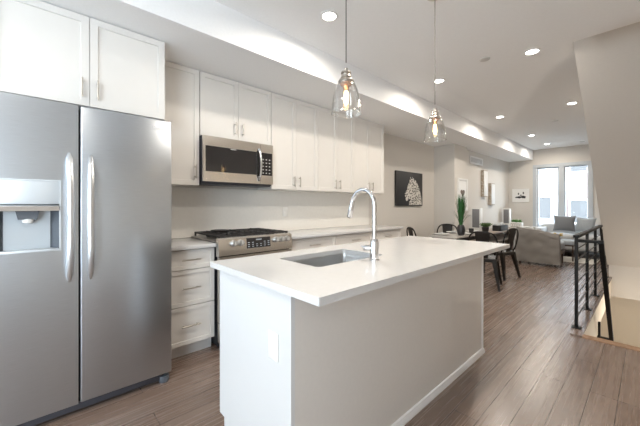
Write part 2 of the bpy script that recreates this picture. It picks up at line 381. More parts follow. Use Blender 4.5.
# ================================================================== KITCHEN WALL
XW = -3.15
def bar_pull(parent, x, y, z, length, vertical=True, m='nickel', r_=.0055, out=.032):
    k = MB(); h = length/2
    if vertical:
        k.cyl((x+out, y, z-h), (x+out, y, z+h), r_, n=10)
        for s_ in (-1, 1): k.cyl((x, y, z+s_*h*.72), (x+out, y, z+s_*h*.72), r_*.8, n=8)
    else:
        k.cyl((x+out, y-h, z), (x+out, y+h, z), r_, n=10)
        for s_ in (-1, 1): k.cyl((x, y+s_*h*.72, z), (x+out, y+s_*h*.72, z), r_*.8, n=8)
    return k.build('handle', M[m], parent)
G = .0018
def wall_cabinet(label, y0, y1, z0, z1, xf, doors, hz, hlen=.125, hy=None):
    t = thing('wall_cabinet', label, 'cabinet', (XW, (y0+y1)/2, z0), 'wall cabinets above the worktop')
    MB().box(XW+.001, xf-.022, y0+.0008, y1-.0008, z0, z1).build('carcass', M['carcass'], t, False)
    w_ = (y1-y0)/doors
    for i in range(doors):
        a, b_ = y0+i*w_+G, y0+(i+1)*w_-G
        dr = MB().panel(xf-.021, xf, a, b_, z0+.003, z1-.003, .062, .009).build('door', M['cab'], t, False)
        yy = (b_-.04 if i == 0 else a+.04) if hy is None else hy
        bar_pull(dr, xf, yy, hz, hlen)
    return t
wall_cabinet('deep white two-door cabinet above the refrigerator', -.22, .706, 1.897, 2.497, -2.525, 2, 2.012)
wall_cabinet('narrow white single-door wall cabinet between refrigerator and microwave', .715, 1.09, 1.425, 2.497, -2.836, 1, 1.55)
wall_cabinet('short white two-door wall cabinet above the microwave', 1.095, 1.878, 1.897, 2.497, -2.836, 2, 2.01)
wall_cabinet('tall white two-door wall cabinet adjoining the microwave, before the backsplash outlet', 1.883, 2.58, 1.42, 2.497, -2.836, 2, 1.515)
wall_cabinet('tall white two-door wall cabinet, middle one of the three tall ones past the microwave', 2.583, 3.27, 1.42, 2.497, -2.836, 2, 1.515)
wall_cabinet('tall white two-door wall cabinet at the end of the run beside the horse picture', 3.273, 3.99, 1.42, 2.497, -2.836, 2, 1.515)

s = MB(); s.box(XW+.0005, XW+.012, .70, 3.99, .916, 1.419); tag(s.build('backsplash', M['splash'], None, False), 'plain pale stone backsplash between worktop and wall cabinets', 'backsplash')
def outlet(loc, label, rz):
    t = thing('wall_outlet', label, 'outlet', loc, None, rz)    # built facing +X
    o1 = MB().box(.0003, .006, -.036, .036, -.058, .058, .002).build('cover_plate', M['plastic'])
    o1.parent = t
    for dz in (-.024, .024):
        k = MB().box(.005, .0075, -.016, .016, dz-.013, dz+.013, .001).build('socket', M['plastic']); k.parent = o1
    return t
outlet((XW+.012, 2.29, 1.155), 'white outlet plate on the backsplash beyond the range', 0)
outlet((-1.073, .725, .652), 'white outlet plate on the white end panel of the island', -PI/2)

# ---- refrigerator
FX = -2.28; FY0, FY1, FS = -.235, .683, .170
t = thing('refrigerator', 'stainless steel side-by-side refrigerator with ice and water dispenser', 'refrigerator', (-2.7, .22, 0))
MB().box(-3.08, FX-.075, FY0+.004, FY1-.004, .03, 1.80, .004).build('body', M['dark'], t)
MB().box(FX-.10, FX-.03, FY0+.01, FY1-.05, .022, .075, .004).build('base_grille', M['dark'], t)
for y in (FY0+.05, FY1-.04):
    MB().lathe([(.012, .0005), (.03, .0005), (.036, .02), (.034, .045), (.014, .05)], (FX-.045, y, 0), 16).build('foot', M['disp_dark'], t)
MB().box(FX-.10, FX-.06, FY0+.03, FY1-.03, 1.80, 1.822, .004).build('hinge_cover', M['dark'], t)
k = MB(); k.box(FX-.068, FX, FS+.004, FY1, .072, 1.832, .010, 3); dr = k.build('door', M['steel'], t)
# freezer door with the dispenser opening
k = MB(); k.ring(rect(FY0, FS-.004, .072, 1.832), rect(-.190, .088, .985, 1.385), FX-.068, FX, 'x'); fd = k.build('freezer_door', M['steel'], t, False)
MB().box(FX-.07, FX-.062, FY0+.002, FS-.006, .08, 1.825).build('door_liner', M['dark'], fd, False)
ds = MB().ring(rect(-.190, .088, .985, 1.385), rect(-.182, .080, .993, 1.377), FX-.06, FX+.003, 'x').build('dispenser', M['disp_grey'], t)
MB().box(FX-.04, FX+.0015, -.182, .080, 1.248, 1.377, .003).build('control_panel', M['disp_grey'], ds)
k = MB(); k.prism([(FX-.05, 1.222), (FX+.012, 1.212), (FX+.014, 1.238), (FX-.002, 1.247), (FX-.05, 1.247)], -.181, .079, 'y'); k.build('lip', M['chrome'], ds)
k = MB(); k.prism([(-.182, FX-.004), (-.15, FX-.058), (.048, FX-.058), (.080, FX-.004), (.080, FX-.0595), (-.182, FX-.0595)], .995, 1.222)
for v in k.bm.verts: v.co = Vector((v.co.y, v.co.x, v.co.z))
k.build('niche_side', M['disp_dark'], ds, False)  # dark side colour paints in the shade of the recess
MB().box(FX-.0585, FX-.055, -.145, .043, .999, 1.222).build('niche_back', M['disp_back'], ds)
k = MB(); k.prism([(-.10, 1.222), (.0, 1.222), (-.012, 1.165), (-.088, 1.165)], FX-.052, FX-.012, 'x'); k.build('nozzle', M['disp_dark'], ds, False)
MB().lathe([(.010, -.02), (.02, -.018), (.026, 0), (.012, .006)], (FX-.03, -.05, 1.165), 16).build('ice_chute', M['plastic'], ds)
k = MB(); k.box(FX-.058, FX+.006, -.180, .078, .986, .999, .003); k.build('drip_tray', M['disp_grey'], ds)
def bow(y, side):
    k = MB(); n = 22; pts = []; rad = []
    for i in range(n+1):
        t_ = i/n; z = .80 + .745*t_; e = math.sin(PI*t_)
        pts.append((FX + .006 + .062*min(1, e*1.6)**.8, y + side*.004*e, z)); rad.append(.005 + .0095*min(1, (e*4.5))**.5)
    k.sweep(pts, rad, 12, flat=1.15, up=(1, 0, 0)); return k
bow(FS-.046, 1).build('handle', M['satin'], fd); bow(FS+.052, -1).build('handle', M['satin'], dr)
k = MB(); k.ring(rect(.565, .635, 1.757, 1.782), rect(.568, .632, 1.760, 1.779), FX, FX+.0016, 'x'); bd = k.build('badge', M['ceramic'], dr, False)
k = MB()
for i in range(9): k.box(FX, FX+.0016, .572+i*.0066, .5765+i*.0066, 1.764, 1.775)
k.build('badge_lettering', M['ceramic'], bd, False)

# ---- microwave
y0, y1, z0, z1, xf = 1.10, 1.864, 1.452, 1.892, -2.775
t = thing('microwave', 'stainless over-the-range microwave with dark glass door', 'microwave', (-2.95, (y0+y1)/2, z0))
MB().box(XW+.013, xf-.03, y0, y1, z0, z1, .003).build('body', M['dark'], t)
ym = 1.706
dr = MB(); dr.ring(rect(y0+.002, ym, z0+.012, z1-.003), rect(y0+.022, ym-.045, z0+.105, z1-.095), xf-.029, xf, 'x'); dr = dr.build('door', M['steel_warm'], t, False)
MB().box(xf-.027, xf-.004, y0+.022, ym-.045, z0+.105, z1-.095).build('window', M['glass_black'], dr, False)
MB().box(xf-.027, xf+.0008, ym-.044, ym-.001, z0+.095, z1-.088).build('handle_recess', M['glass_black'], dr, False)
k = MB(); pts = []; n = 14
for i in range(n+1):
    a = i/n; pts.append((xf+.004+.038*math.sin(PI*a)**.6, ym-.018, z0+.045+.335*a))
k.sweep(pts, .0105, 10, 1.2, (1, 0, 0)); k.build('handle', M['chrome'], dr)
cp = MB(); cp.ring(rect(ym+.002, y1-.002, z0+.012, z1-.003), rect(ym+.006, y1-.012, z0+.105, z1-.095), xf-.029, xf, 'x'); cp = cp.build('control_panel', M['steel_warm'], t, False)
MB().box(xf-.027, xf-.002, ym+.006, y1-.012, z0+.105, z1-.095).build('keypad', M['glass_black'], cp, False)
for i in range(5):
    for j in range(3): MB().box(xf-.004, xf-.001, ym+.026+j*.04, ym+.042+j*.04, z0+.125+i*.036, z0+.135+i*.036).build('button', M['button'], cp, False)
MB().box(xf-.002, xf+.001, 1.37, 1.43, z1-.108, z1-.099).build('badge', M['button'], dr, False)
k = MB(); k.box(-3.08, xf-.04, y0+.01, y1-.01, z0-.010, z0-.0005); k.build('vent_grille', M['dark'], t, False)

# ---- base cabinets
XC = -2.545
def base_cabinet(label, y0, y1, fronts, group='base cabinets along the wall'):
    t = thing('base_cabinet', label, 'cabinet', (XW, (y0+y1)/2, 0), group)
    MB().box(XW+.001, XC-.022, y0+.0008, y1-.0008, .10, .884).build('carcass', M['carcass'], t, False)
    MB().box(XW+.001, XC-.07, y0+.0008, y1-.0008, 0, .0995).build('toe_kick', M['carcass'], t, False)
    for kind, za, zb, a, b_ in fronts:
        fr = .045 if kind == 'drawer' else .06
        dr = MB().panel(XC-.021, XC, a+G, b_-G, za+.0015, zb-.0015, fr, .008).build(kind, M['cab'], t, False)
        if kind == 'drawer': bar_pull(dr, XC, (a+b_)/2, (za+zb)/2, .15, False)
        else: bar_pull(dr, XC, b_-.035 if a == y0 else a+.035, zb-.11, .125)
    return t
base_cabinet('white three-drawer base cabinet between refrigerator and range', .70, 1.108, [('drawer', .718, .878, .70, 1.108), ('drawer', .423, .716, .70, 1.108), ('drawer', .108, .421, .70, 1.108)])
def two(y0, y1): m_ = (y0+y1)/2; return [('drawer', .718, .878, y0, y1), ('door', .108, .716, y0, m_), ('door', .108, .716, m_, y1)]
base_cabinet('white base cabinet with a top drawer, adjoining the range, before the backsplash outlet', 1.900, 2.60, two(1.900, 2.60))
base_cabinet('white base cabinet with a top drawer, in the middle of the far worktop', 2.603, 3.31, two(2.603, 3.31))
base_cabinet('white base cabinet with a top drawer at the worktop end by the dining chairs', 3.313, 4.01, two(3.313, 4.01))
def wall_top(label, y0, y1): 
    k = MB(); k.box(XW+.013, -2.515, y0, y1, .885, .915, .002); tag(k.build('countertop', M['quartz']), label, 'countertop', 'white worktops along the wall')
wall_top('short white quartz worktop between refrigerator and range', .69, 1.112)
wall_top('long white quartz worktop running on from the range to the dining area', 1.896, 4.03)

# ---- range
y0, y1 = 1.125, 1.888; xf = -2.47
t = thing('gas_range', 'stainless slide-in gas range with black grates and front knobs', 'range', (-2.8, (y0+y1)/2, 0))
MB().box(XW+.014, xf-.05, y0, y1, .02, .90, .003).build('body', M['black'], t)
for y in (y0+.06, y1-.06):
    MB().cyl((-2.62, y, 0), (-2.62, y, .021), .02).build('foot', M['black'], t)
MB().box(XW+.016, xf-.015, y0-.006, y1+.004, .918, .932, .003).build('cooktop', M['steel_sink'], t)
k = MB(); k.prism([(xf-.055, .80), (xf+.004, .805), (xf-.012, .945), (xf-.03, .958), (xf-.055, .958)], y0-.012, y1+.003, 'y'); cp = k.build('control_panel', M['steel_warm'], t, False)
k = MB(); k.prism([(xf-.02, .848), (xf+.0008, .848), (xf-.0098, .941), (xf-.03, .941)], 1.378, 1.632, 'y'); k.build('display', M['glass_black'], cp, False)
def onp(z): return xf+.004-(z-.805)*.016/.14 + .0022
def chip(name, y, z, dy, dz): MB().box(onp(z)-.004, onp(z), y-dy, y+dy, z-dz, z+dz).build(name, M['display'], cp, False)
chip('clock_readout', 1.505, .921, .03, .007)
for i in range(6):
    for z in (.90, .882, .864):
        if abs(1.40+i*.042-1.505) > .03 or z < .89: chip('button', 1.40+i*.042, z, .010, .003)
for y in (1.251, 1.318, 1.694, 1.762, 1.826):
    k = MB(); z = .906; x = onp(z); 
    k.cyl((x-.004, y, z), (x+.010, y, z+.0012), .030, .029, 24); k.cyl((x+.010, y, z+.0012), (x+.036, y, z+.004), .025, .023, 24)
    kb = k.build('knob', M['satin'], cp)
    MB().box(x+.034, x+.0385, y-.003, y+.003, z-.012, z+.02).build('pointer', M['plastic'], kb, False)
dr = MB(); dr.ring(rect(y0-.004, y1, .235, .795), rect(y0+.10, y1-.10, .36, .66), xf-.049, xf-.004, 'x'); dr = dr.build('oven_door', M['steel_warm'], t, False)
MB().box(xf-.045, xf-.006, y0+.10, y1-.10, .36, .66).build('oven_window', M['glass_black'], dr, False)
k = MB(); k.cyl((xf+.04, y0+.05, .745), (xf+.04, y1-.05, .745), .013)
for y in (y0+.09, y1-.09): k.cyl((xf-.004, y, .745), (xf+.04, y, .745), .010)
k.build('handle', M['steel_warm'], dr)
MB().box(xf-.049, xf-.006, y0-.004, y1, .06, .23, .004).build('drawer', M['steel_warm'], t)
# burners and three cast grates
for y in (1.255, 1.758):
    for x in (-2.66, -2.97):
        MB().lathe([(.02, 0), (.048, 0), (.048, .010), (.036, .012), (.034, .020), (.005, .021)], (x, y, .9322), 20).build('burner', M['black'], t)
MB().lathe([(.02, 0), (.055, 0), (.055, .012), (.04, .022), (.005, .023)], (-2.81, 1.507, .9322), 20).build('burner', M['black'], t)
for j, (a, b_) in enumerate(((y0+.012, 1.375), (1.380, 1.634), (1.639, y1-.012))):
    k = MB(); x0, x1 = XW+.06, xf-.055; z = .960
    k.ring(rect(x0, x1, a, b_), rect(x0+.014, x1-.014, a+.014, b_-.014), z, z+.016)
    for q in range(1, 5): xx = x0+(x1-x0)*q/5; k.box(xx-.006, xx+.006, a+.010, b_-.010, z+.001, z+.019)
    k.box(x0+.01, x1-.01, (a+b_)/2-.006, (a+b_)/2+.006, z+.002, z+.020)
    for xx in (x0+.008, x1-.008):
        for yy in (a+.008, b_-.008): k.box(xx-.007, xx+.007, yy-.007, yy+.007, .9322, z+.006)
    k.build('grate', M['iron'], t, False)
k = MB(); k.lathe([(.03, 0), (.085, .001), (.092, .012), (.088, .014), (.03, .006)], (0, 0, 0), 28); 
tag(k.build('wok_ring', M['iron'], None, xf=Matrix.Translation((-2.90, 1.32, .981))), 'small round black iron wok ring lying on the range grates', 'wok ring')

# ================================================================== ISLAND
IX0, IX1, IY0, IY1 = -1.597, -.954, .725, 2.749       # working side x, hall side x, near y, far y
t = thing('island_cabinet', 'kitchen island base with white end panel and greige hall side', 'kitchen island', (-1.27, 1.74, 0))
k = MB(); k.box(IX0+.022, IX1-.02, IY0+.02, IY1-.02, .10, .66); k.ring(rect(IX0+.022, IX1-.02, IY0+.02, IY1-.02), rect(-1.515, -1.105, 1.0, 1.62), .66, .898); k.build('carcass', M['carcass'], t, False)
MB().box(IX0+.07, IX1-.02, IY0+.02, IY1-.02, 0, .0995).build('toe_kick', M['carcass'], t, False)
k = MB(); k.prism([(IX0, .11), (IX0+.055, .11), (IX0+.055, 0), (IX1, 0), (IX1, .899), (IX0, .899)], IY0, IY0+.019, 'y'); k.build('end_panel', M['end_panel'], t, False).location.z = 0
k = MB(); k.prism([(IX0, .11), (IX0+.055, .11), (IX0+.055, 0), (IX1, 0), (IX1, .899), (IX0, .899)], IY1-.019, IY1, 'y'); k.build('end_panel', M['end_panel'], t, False)
MB().box(IX1-.0195, IX1+.0005, IY0+.0195, IY1-.0195, 0, .899).build('back_panel', M['panel'], t, False)
k = MB(); k.prism([(IX1+.0005, 0), (IX1+.018, 0), (IX1+.018, .012), (IX1+.010, .040), (IX1+.0005, .044)], IY0+.002, IY1, 'y'); k.build('base_trim', M['trim'], t, False)
MB().box(IX1+.0005, IX1+.007, IY1-.024, IY1, .045, .899).build('corner_trim', M['trim'], t, False)
for i in range(3):
    w_ = (IY1-IY0-.04)/3; a = IY0+.02+i*w_
    k = MB(); k.panel(0, .021, a+G, a+w_-G, .113, .893, .06, .008); k.bm.transform(Matrix.Scale(-1, 4, (1, 0, 0))); bmesh.ops.reverse_faces(k.bm, faces=k.bm.faces); bmesh.ops.translate(k.bm, verts=k.bm.verts, vec=(IX0+.021, 0, 0))
    dr = k.build('door', M['cab'], t, False)
    k = MB(); k.cyl((IX0-.032, a+w_-.04, .72), (IX0-.032, a+w_-.04, .85), .0055); 
    for z in (.74, .83): k.cyl((IX0, a+w_-.04, z), (IX0-.032, a+w_-.04, z), .0045)
    k.build('handle', M['nickel'], dr)
TX0, TX1, TY0, TY1 = -1.656, -.759, .695, 2.778
SX0, SX1, SY0, SY1 = -1.482, -1.130, 1.030, 1.592     # sink cut-out
k = MB(); k.ring(rrect(TX0, TX1, TY0, TY1, .004), rrect(SX0, SX1, SY0, SY1, .028), .900, .930)
tag(k.build('island_countertop', M['quartz'], None, False), 'white quartz island worktop with a sink cut-out', 'countertop')
# sink
t = thing('sink', 'undermount stainless steel sink set in the island', 'sink', ((SX0+SX1)/2, (SY0+SY1)/2, .70))
k = MB(); lo = []
for e, z in ((.012, .8995), (.0, .8995), (-.002, .88), (-.006, .72), (-.02, .70), (-.05, .692)):
    lo.append([(x, y, z) for x, y in rrect(SX0-e, SX1+e, SY0-e, SY1+e, (.028+max(0, e)) if e > -.03 else .03)])
n = len(lo[0]); vs = [p for L in lo for p in L]
k._add(vs, [(i*n+j, i*n+(j+1) % n, (i+1)*n+(j+1) % n, (i+1)*n+j) for i in range(len(lo)-1) for j in range(n)] + [tuple(range((len(lo)-1)*n, len(lo)*n))])
k.build('basin', M['steel_sink'], t)
MB().lathe([(.018, .001), (.042, .001), (.045, .004), (.036, .006), (.03, .002)], (-1.32, 1.31, .692), 24).build('drain', M['chrome'], t)
# faucet
fx, fy = -1.062, 1.402
t = thing('faucet', 'tall chrome gooseneck faucet standing on the island worktop', 'faucet', (fx, fy, .93))
MB().lathe([(.029, .0005), (.029, .006), (.0245, .010), (.0245, .105), (.019, .118), (.013, .124)], (fx, fy, .93), 28).build('body', M['chrome'], t)
k = MB(); R = .093; zc = 1.243
d = Vector((-.96, .10, 0)).normalized()
pts = [Vector((fx, fy, 1.045)), Vector((fx, fy, 1.15)), Vector((fx, fy, zc))]
for i in range(1, 19): a = PI*i/18*.935; pts.append(Vector((fx, fy, zc)) + d*(R*(1-math.cos(a))) + Vector((0, 0, R*math.sin(a))))
k.sweep(pts, .0125, 14); nk = k.build('spout', M['chrome'], t)
e = pts[-1]; tg = (pts[-1]-pts[-2]).normalized()
k = MB(); k.sweep([e-tg*.012, e+tg*.012, e+tg*.03, e+tg*.092, e+tg*.100], [.0132, .014, .0155, .0175, .015], 16); k.build('spray_head', M['chrome'], t)
k = MB(); h0 = Vector((fx, fy, .997)); hd = Vector((-.85, -.42, 0)).normalized(); k.sweep([h0+hd*.01, h0+hd*.058, h0+hd*.064], [.0175, .0175, .014], 18); lv = k.build('valve', M['chrome'], t)
k = MB(); k.sweep([h0+hd*.05, h0+hd*.06+Vector((0, 0, .006)), h0+hd*.078+Vector((0, 0, .010))], [.006, .006, .0045], 10); k.build('lever', M['chrome'], lv)

# ================================================================== CEILING FITTINGS
def recessed(x, y, z=H):
    t = thing('recessed_light', 'x', 'ceiling light', (x, y, z), 'recessed ceiling lights')
    MB().lathe([(.052, -.0005), (.076, -.0005), (.076, -.005), (.056, -.009), (.052, -.004)], (x, y, z), 32, False).build('trim_ring', M['trim'], t)
    MB().lathe([(.001, -.0015), (.053, -.0015), (.053, -.003), (.001, -.003)], (x, y, z), 32).build('lens', M['lens'], t)
    l = bpy.data.lights.new('lamp', 'AREA'); l.shape = 'DISK'; l.size = .10; l.energy = LAMP_W; l.color = LAMP_COL; l.spread = math.radians(172)
    o = bpy.data.objects.new('lamp', l); C.objects.link(o); o.parent = t; o.location = (0, 0, -.012)
    return t
spots = [(-1.755, 1.721, 'lit recessed ceiling light above the range, beside the first pendant cord'),
         (-1.755, 3.614, 'lit recessed ceiling light just behind the second pendant cord'),
         (-.79, 3.608, 'lit recessed ceiling light standing alone near the stair soffit, large in view'),
         (-1.76, 5.881, 'lit recessed ceiling light on the soffit side, above the dining table'),
         (-.785, 5.883, 'lit recessed ceiling light beside the sloped stair soffit edge'),
         (-1.756, 7.959, 'lit recessed ceiling light on the soffit side, beyond the dining table'),
         (-1.737, 9.356, 'lit recessed ceiling light closest to the street windows'),
         (-.79, 1.721, 'lit recessed ceiling light overhead by the hall side of the island'),
                  (-.79, -.5, 'lit recessed ceiling light over the camera end of the hall'), (-1.755, -2.6, 'lit recessed ceiling light over the garden door side'), (-.79, -2.6, 'lit recessed ceiling light close to the garden door')]
t0 = recessed(*spots[0][:2]); t0['label'] = spots[0][2]
for x, y, lab in spots[1:]: copy_tree(t0, (x, y, H), lab)
disc = tag(MB().lathe([(.001, -.012), (.03, -.012), (.048, -.008), (.05, -.0005)], (0, 0, 0), 24).build('sprinkler_cover', M['cover_disc']), 'x', 'sprinkler cover', 'sprinkler cover discs')
disc.location = (-1.169, 3.43, H); disc['label'] = 'small grey disc on the ceiling between the second pendant and the stair'
disc2 = copy_tree(disc, (-1.158, 6.873, H), 'small grey disc on the ceiling above the dining end of the hall')
disc2 = copy_tree(disc, (-1.10, 9.637, H), 'small grey disc on the ceiling close above the street windows')
def pendant(x, y):
    t = thing('pendant_light', 'x', 'pendant light', (x, y, H), 'glass pendants over the island')
    zb = 1.714; q = 1.0
    def L(mb_prof, n=32, cap=True): return MB().lathe([(r_*q, z_*q) for r_, z_ in mb_prof], (x, y, zb), n, cap)
    MB().lathe([(.06, -.0005), (.06, -.018), (.02, -.03), (.004, -.032)], (x, y, H), 28).build('canopy', M['nickel'], t)
    MB().cyl((x, y, zb+.258*q), (x, y, H-.03), .0028, n=8).build('cord', M['cord'], t)
    L([(.004, .232), (.010, .229), (.011, .214), (.025, .210), (.027, .203), (.020, .197), (.026, .190), (.028, .180), (.022, .175), (.038, .168), (.041, .160), (.036, .155), (.01, .155)], 28).build('cap', M['nickel'], t)
    L([(.012, .1545), (.033, .153), (.028, .143), (.018, .137), (.015, .122), (.010, .121)], 24).build('socket', M['copper'], t)
    L([(.036, .158), (.043, .152), (.051, .138), (.060, .115), (.067, .085), (.072, .045), (.0745, .006), (.0775, .002), (.0775, -.003), (.073, -.003), (.0715, .006), (.069, .045), (.064, .085), (.057, .115), (.048, .137), (.040, .150), (.035, .155)], 40, False).build('glass_shade', M['shade'], t)
    bl = L([(.010, .121), (.015, .112), (.0175, .06), (.014, .035), (.003, .024)], 18).build('bulb', M['shade'], t)
    L([(.004, .114), (.0115, .106), (.013, .06), (.008, .045), (.002, .042)], 12).build('filament', M['filament'], bl)
    return t
p = pendant(-1.05, 1.15); p['label'] = 'clear glass pendant light over the near end of the island, by the sink'
copy_tree(p, (-1.05, 2.10, H), 'clear glass pendant light over the dining end of the island')

# ================================================================== PICTURES, VENT
# horse picture
t = thing('horse_picture', 'square dark canvas picture of a speckled horse head on the kitchen wall', 'picture', (XW, 5.22, 1.545))
MB().box(XW+.0008, XW+.04, 4.755, 5.69, 1.225, 1.872, .002).build('canvas', M['canvas_black'], t)
hp = [(.30, .02), (.31, .10), (.36, .16), (.33, .21), (.27, .17), (.19, .13), (.14, .17), (.145, .22), (.11, .28), (.10, .35), (.15, .41), (.20, .47), (.25, .60), (.32, .70), (.345, .80), (.375, .86), (.40, .80), (.43, .80), (.47, .86), (.52, .82), (.60, .79), (.70, .70), (.80, .56), (.87, .42), (.92, .26), (.95, .10), (.96, .02)]
k = MB(); k.prism([(4.755+a_*.935, 1.225+b_*.64+.005) for a_, b_ in [(x*.78+.22, y) for x, y in hp]], XW+.0402, XW+.0425, 'x'); k.build('horse_print', M['speckle'], t, False)
# framed heart on the column
t = thing('framed_print', 'white framed print with a brown heart hanging on the column behind the grass', 'picture', (-2.71, 6.62, 1.4))
xa = -2.71
MB().ring(rect(6.385, 6.865, 1.12, 1.80), rect(6.42, 6.83, 1.155, 1.765), xa+.0008, xa+.03, 'x').build('frame', M['mat_white'], t, False)
MB().box(xa+.0008, xa+.012, 6.42, 6.83, 1.155, 1.765).build('mount', M['mat_white'], t, False)
k = MB(); hp2 = []
for i in range(24):
    a = 2*PI*i/24; hp2.append((6.625+.0055*16*math.sin(a)**3*1.15, 1.50+.0052*(13*math.cos(a)-5*math.cos(2*a)-2*math.cos(3*a)-math.cos(4*a))))
k.prism(hp2, xa+.0121, xa+.020, 'x'); k.build('heart', M['brown'], t, False)
# air vent
t = thing('air_vent', 'white louvred air return high on the wall under the soffit', 'vent', (-2.81, 7.69, 2.295))
MB().ring(rect(7.29, 8.09, 2.205, 2.385), rect(7.34, 8.04, 2.24, 2.35), -2.8095, -2.798, 'x').build('frame', M['trim'], t, False)
MB().box(-2.8095, -2.807, 7.34, 8.04, 2.24, 2.35).build('backing', M['button'], t, False)
k = MB()
for i in range(6): k.prism([(-2.807, 2.247+i*.018), (-2.800, 2.243+i*.018), (-2.799, 2.246+i*.018), (-2.806, 2.252+i*.018)], 7.34, 8.04, 'y')
k.build('grille', M['trim'], t, False)
# driftwood boxes
for y, za, zb_, lab in ((7.98, 1.44, 2.10, 'tall mottled driftwood wall panel, the higher one under the air vent'), (8.50, 1.24, 1.80, 'tall mottled driftwood wall panel, the lower one closer to the windows')):
    t = thing('wall_art', lab, 'wall art', (-2.81, y, (za+zb_)/2), 'driftwood wall panels')
    MB().box(-2.8095, -2.745, y, y+.28, za, zb_, .003).build('driftwood_frame', M['drift'], t, False)
    MB().box(-2.7445, -2.738, y+.02, y+.26, za+.02, zb_-.02, .002).build('face_panel', M['carcass'], t)
# picture on the far wall
t = thing('framed_print', 'white framed black ink drawing on the far wall beside the windows', 'picture', (-2.51, YF, 1.51))
MB().ring(rect(-2.715, -2.30, 1.325, 1.70), rect(-2.695, -2.32, 1.345, 1.68), YF-.025, YF-.0008, 'y').build('frame', M['mat_white'], t, False)
MB().box(-2.695, -2.32, YF-.012, YF-.0008, 1.345, 1.68).build('mount', M['mat_white'], t, False)
k = MB()
for cx, cz, a_, b_ in ((-2.54, 1.46, .10, .028), (-2.45, 1.47, .07, .035), (-2.56, 1.56, .018, .03), (-2.44, 1.58, .018, .035), (-2.50, 1.52, .03, .014), (-2.61, 1.45, .04, .010), (-2.41, 1.44, .03, .014)):
    k.prism([(cx+a_*math.cos(2*PI*i/12), cz+b_*math.sin(2*PI*i/12)*(1+.3*math.sin(3*i))) for i in range(12)], YF-.0135, YF-.0122, 'y')
k.build('ink_print', M['ink'], t, False)

# ================================================================== DINING
t = thing('dining_table', 'rectangular grey-topped dining table with dark legs', 'table', (-2.24, 5.35, 0))
MB().box(-2.44, -2.00, 4.68, 6.02, .718, .75, .003).build('tabletop', M['table'], t)
k = MB(); k.ring(rect(-2.41, -2.03, 4.72, 5.96), rect(-2.39, -2.05, 4.74, 5.94), .65, .7175); k.build('apron', M['metal_black'], t, False)
for x in (-2.395, -2.045):
    for y in (4.735, 5.945): MB().taper((x, y, 0), (x, y, .65), .03, .045).build('leg', M['metal_black'], t, False)
def cafe_chair():
    t = thing('metal_chair', 'x', 'chair', (0, 0, 0), 'metal cafe chairs round the dining table')
    k = MB(); k.prism(rrect(-.18, .18, -.175, .185, .05), .438, .452); k.build('seat', M['chair_seat'], t)
    k = MB(); k.ring(rrect(-.178, .178, -.173, .183, .05), rrect(-.165, .165, -.16, .17, .04), .395, .4375); k.build('apron', M['chair'], t)
    for sx in (-1, 1):
        for sy in (-1, 1):
            k = MB(); k.taper((sx*.215, sy*.215-.005 if sy < 0 else .215, .008), (sx*.145, sy*.14, .437), .028, .062, .028, .062)
            lg = k.build('leg', M['chair'], t, False)
            MB().box(sx*.215-.016, sx*.215+.016, (-.22 if sy < 0 else .215)-.016, (-.22 if sy < 0 else .215)+.016, 0, .012).build('rubber_foot', M['dark'], lg, False)
    pts = [(-.165, -.13, .43), (-.185, -.165, .52), (-.195, -.195, .66), (-.175, -.215, .76), (-.12, -.23, .825), (0, -.236, .845)]
    pts = pts + [(-x, y, z) for x, y, z in pts[-2::-1]]
    fine = []
    for i in range(len(pts)-1):
        p0, p1, p2, p3 = [Vector(pts[max(0, min(len(pts)-1, i+q))]) for q in (-1, 0, 1, 2)]
        for s_ in range(4):
            u = s_/4; fine.append(.5*((2*p1)+(p2-p0)*u+(2*p0-5*p1+4*p2-p3)*u*u+(3*p1-p0-3*p2+p3)*u**3))
    fine.append(Vector(pts[-1]))
    MB().sweep(fine, .012, 8, up=(0, 1, 0)).build('back_hoop', M['chair'], t)
    k = MB(); n = 8; vs = []
    for i in range(n+1):
        u = i/n; z = .445+.395*u; y = -.155-.082*u**.8; w_ = .065+.035*u
        vs += [(-w_, y+.006, z), (0, y-.006, z), (w_, y+.006, z), (w_, y+.002, z), (0, y-.010, z), (-w_, y+.002, z)]
    k._add(vs, [(i*6+j, i*6+(j+1) % 6, (i+1)*6+(j+1) % 6, (i+1)*6+j) for i in range(n) for j in range(6)] + [(0, 1, 2, 3, 4, 5)[::-1], tuple(n*6+j for j in range(6))])
    k.build('back_splat', M['chair'], t)
    return t
def face(dx, dy): return math.atan2(-dx, dy)
ch = cafe_chair(); ch.location = (-1.72, 5.02, 0); ch.rotation_euler = (0, 0, face(-.22, .97)); ch['label'] = 'dark metal cafe chair with its back to the island, closest to the island end'
copy_tree(ch, (-1.77, 5.88, 0), 'dark metal cafe chair seen side-on next to the taupe-covered armchair', face(-.95, .25))
copy_tree(ch, (-2.70, 4.95, 0), 'dark metal cafe chair mostly hidden behind the end of the wall worktop', face(.6, .8))
copy_tree(ch, (-2.55, 5.70, 0), 'dark metal cafe chair in front of the column', face(.45, -.9)).location = (-2.70, 5.93, 0)
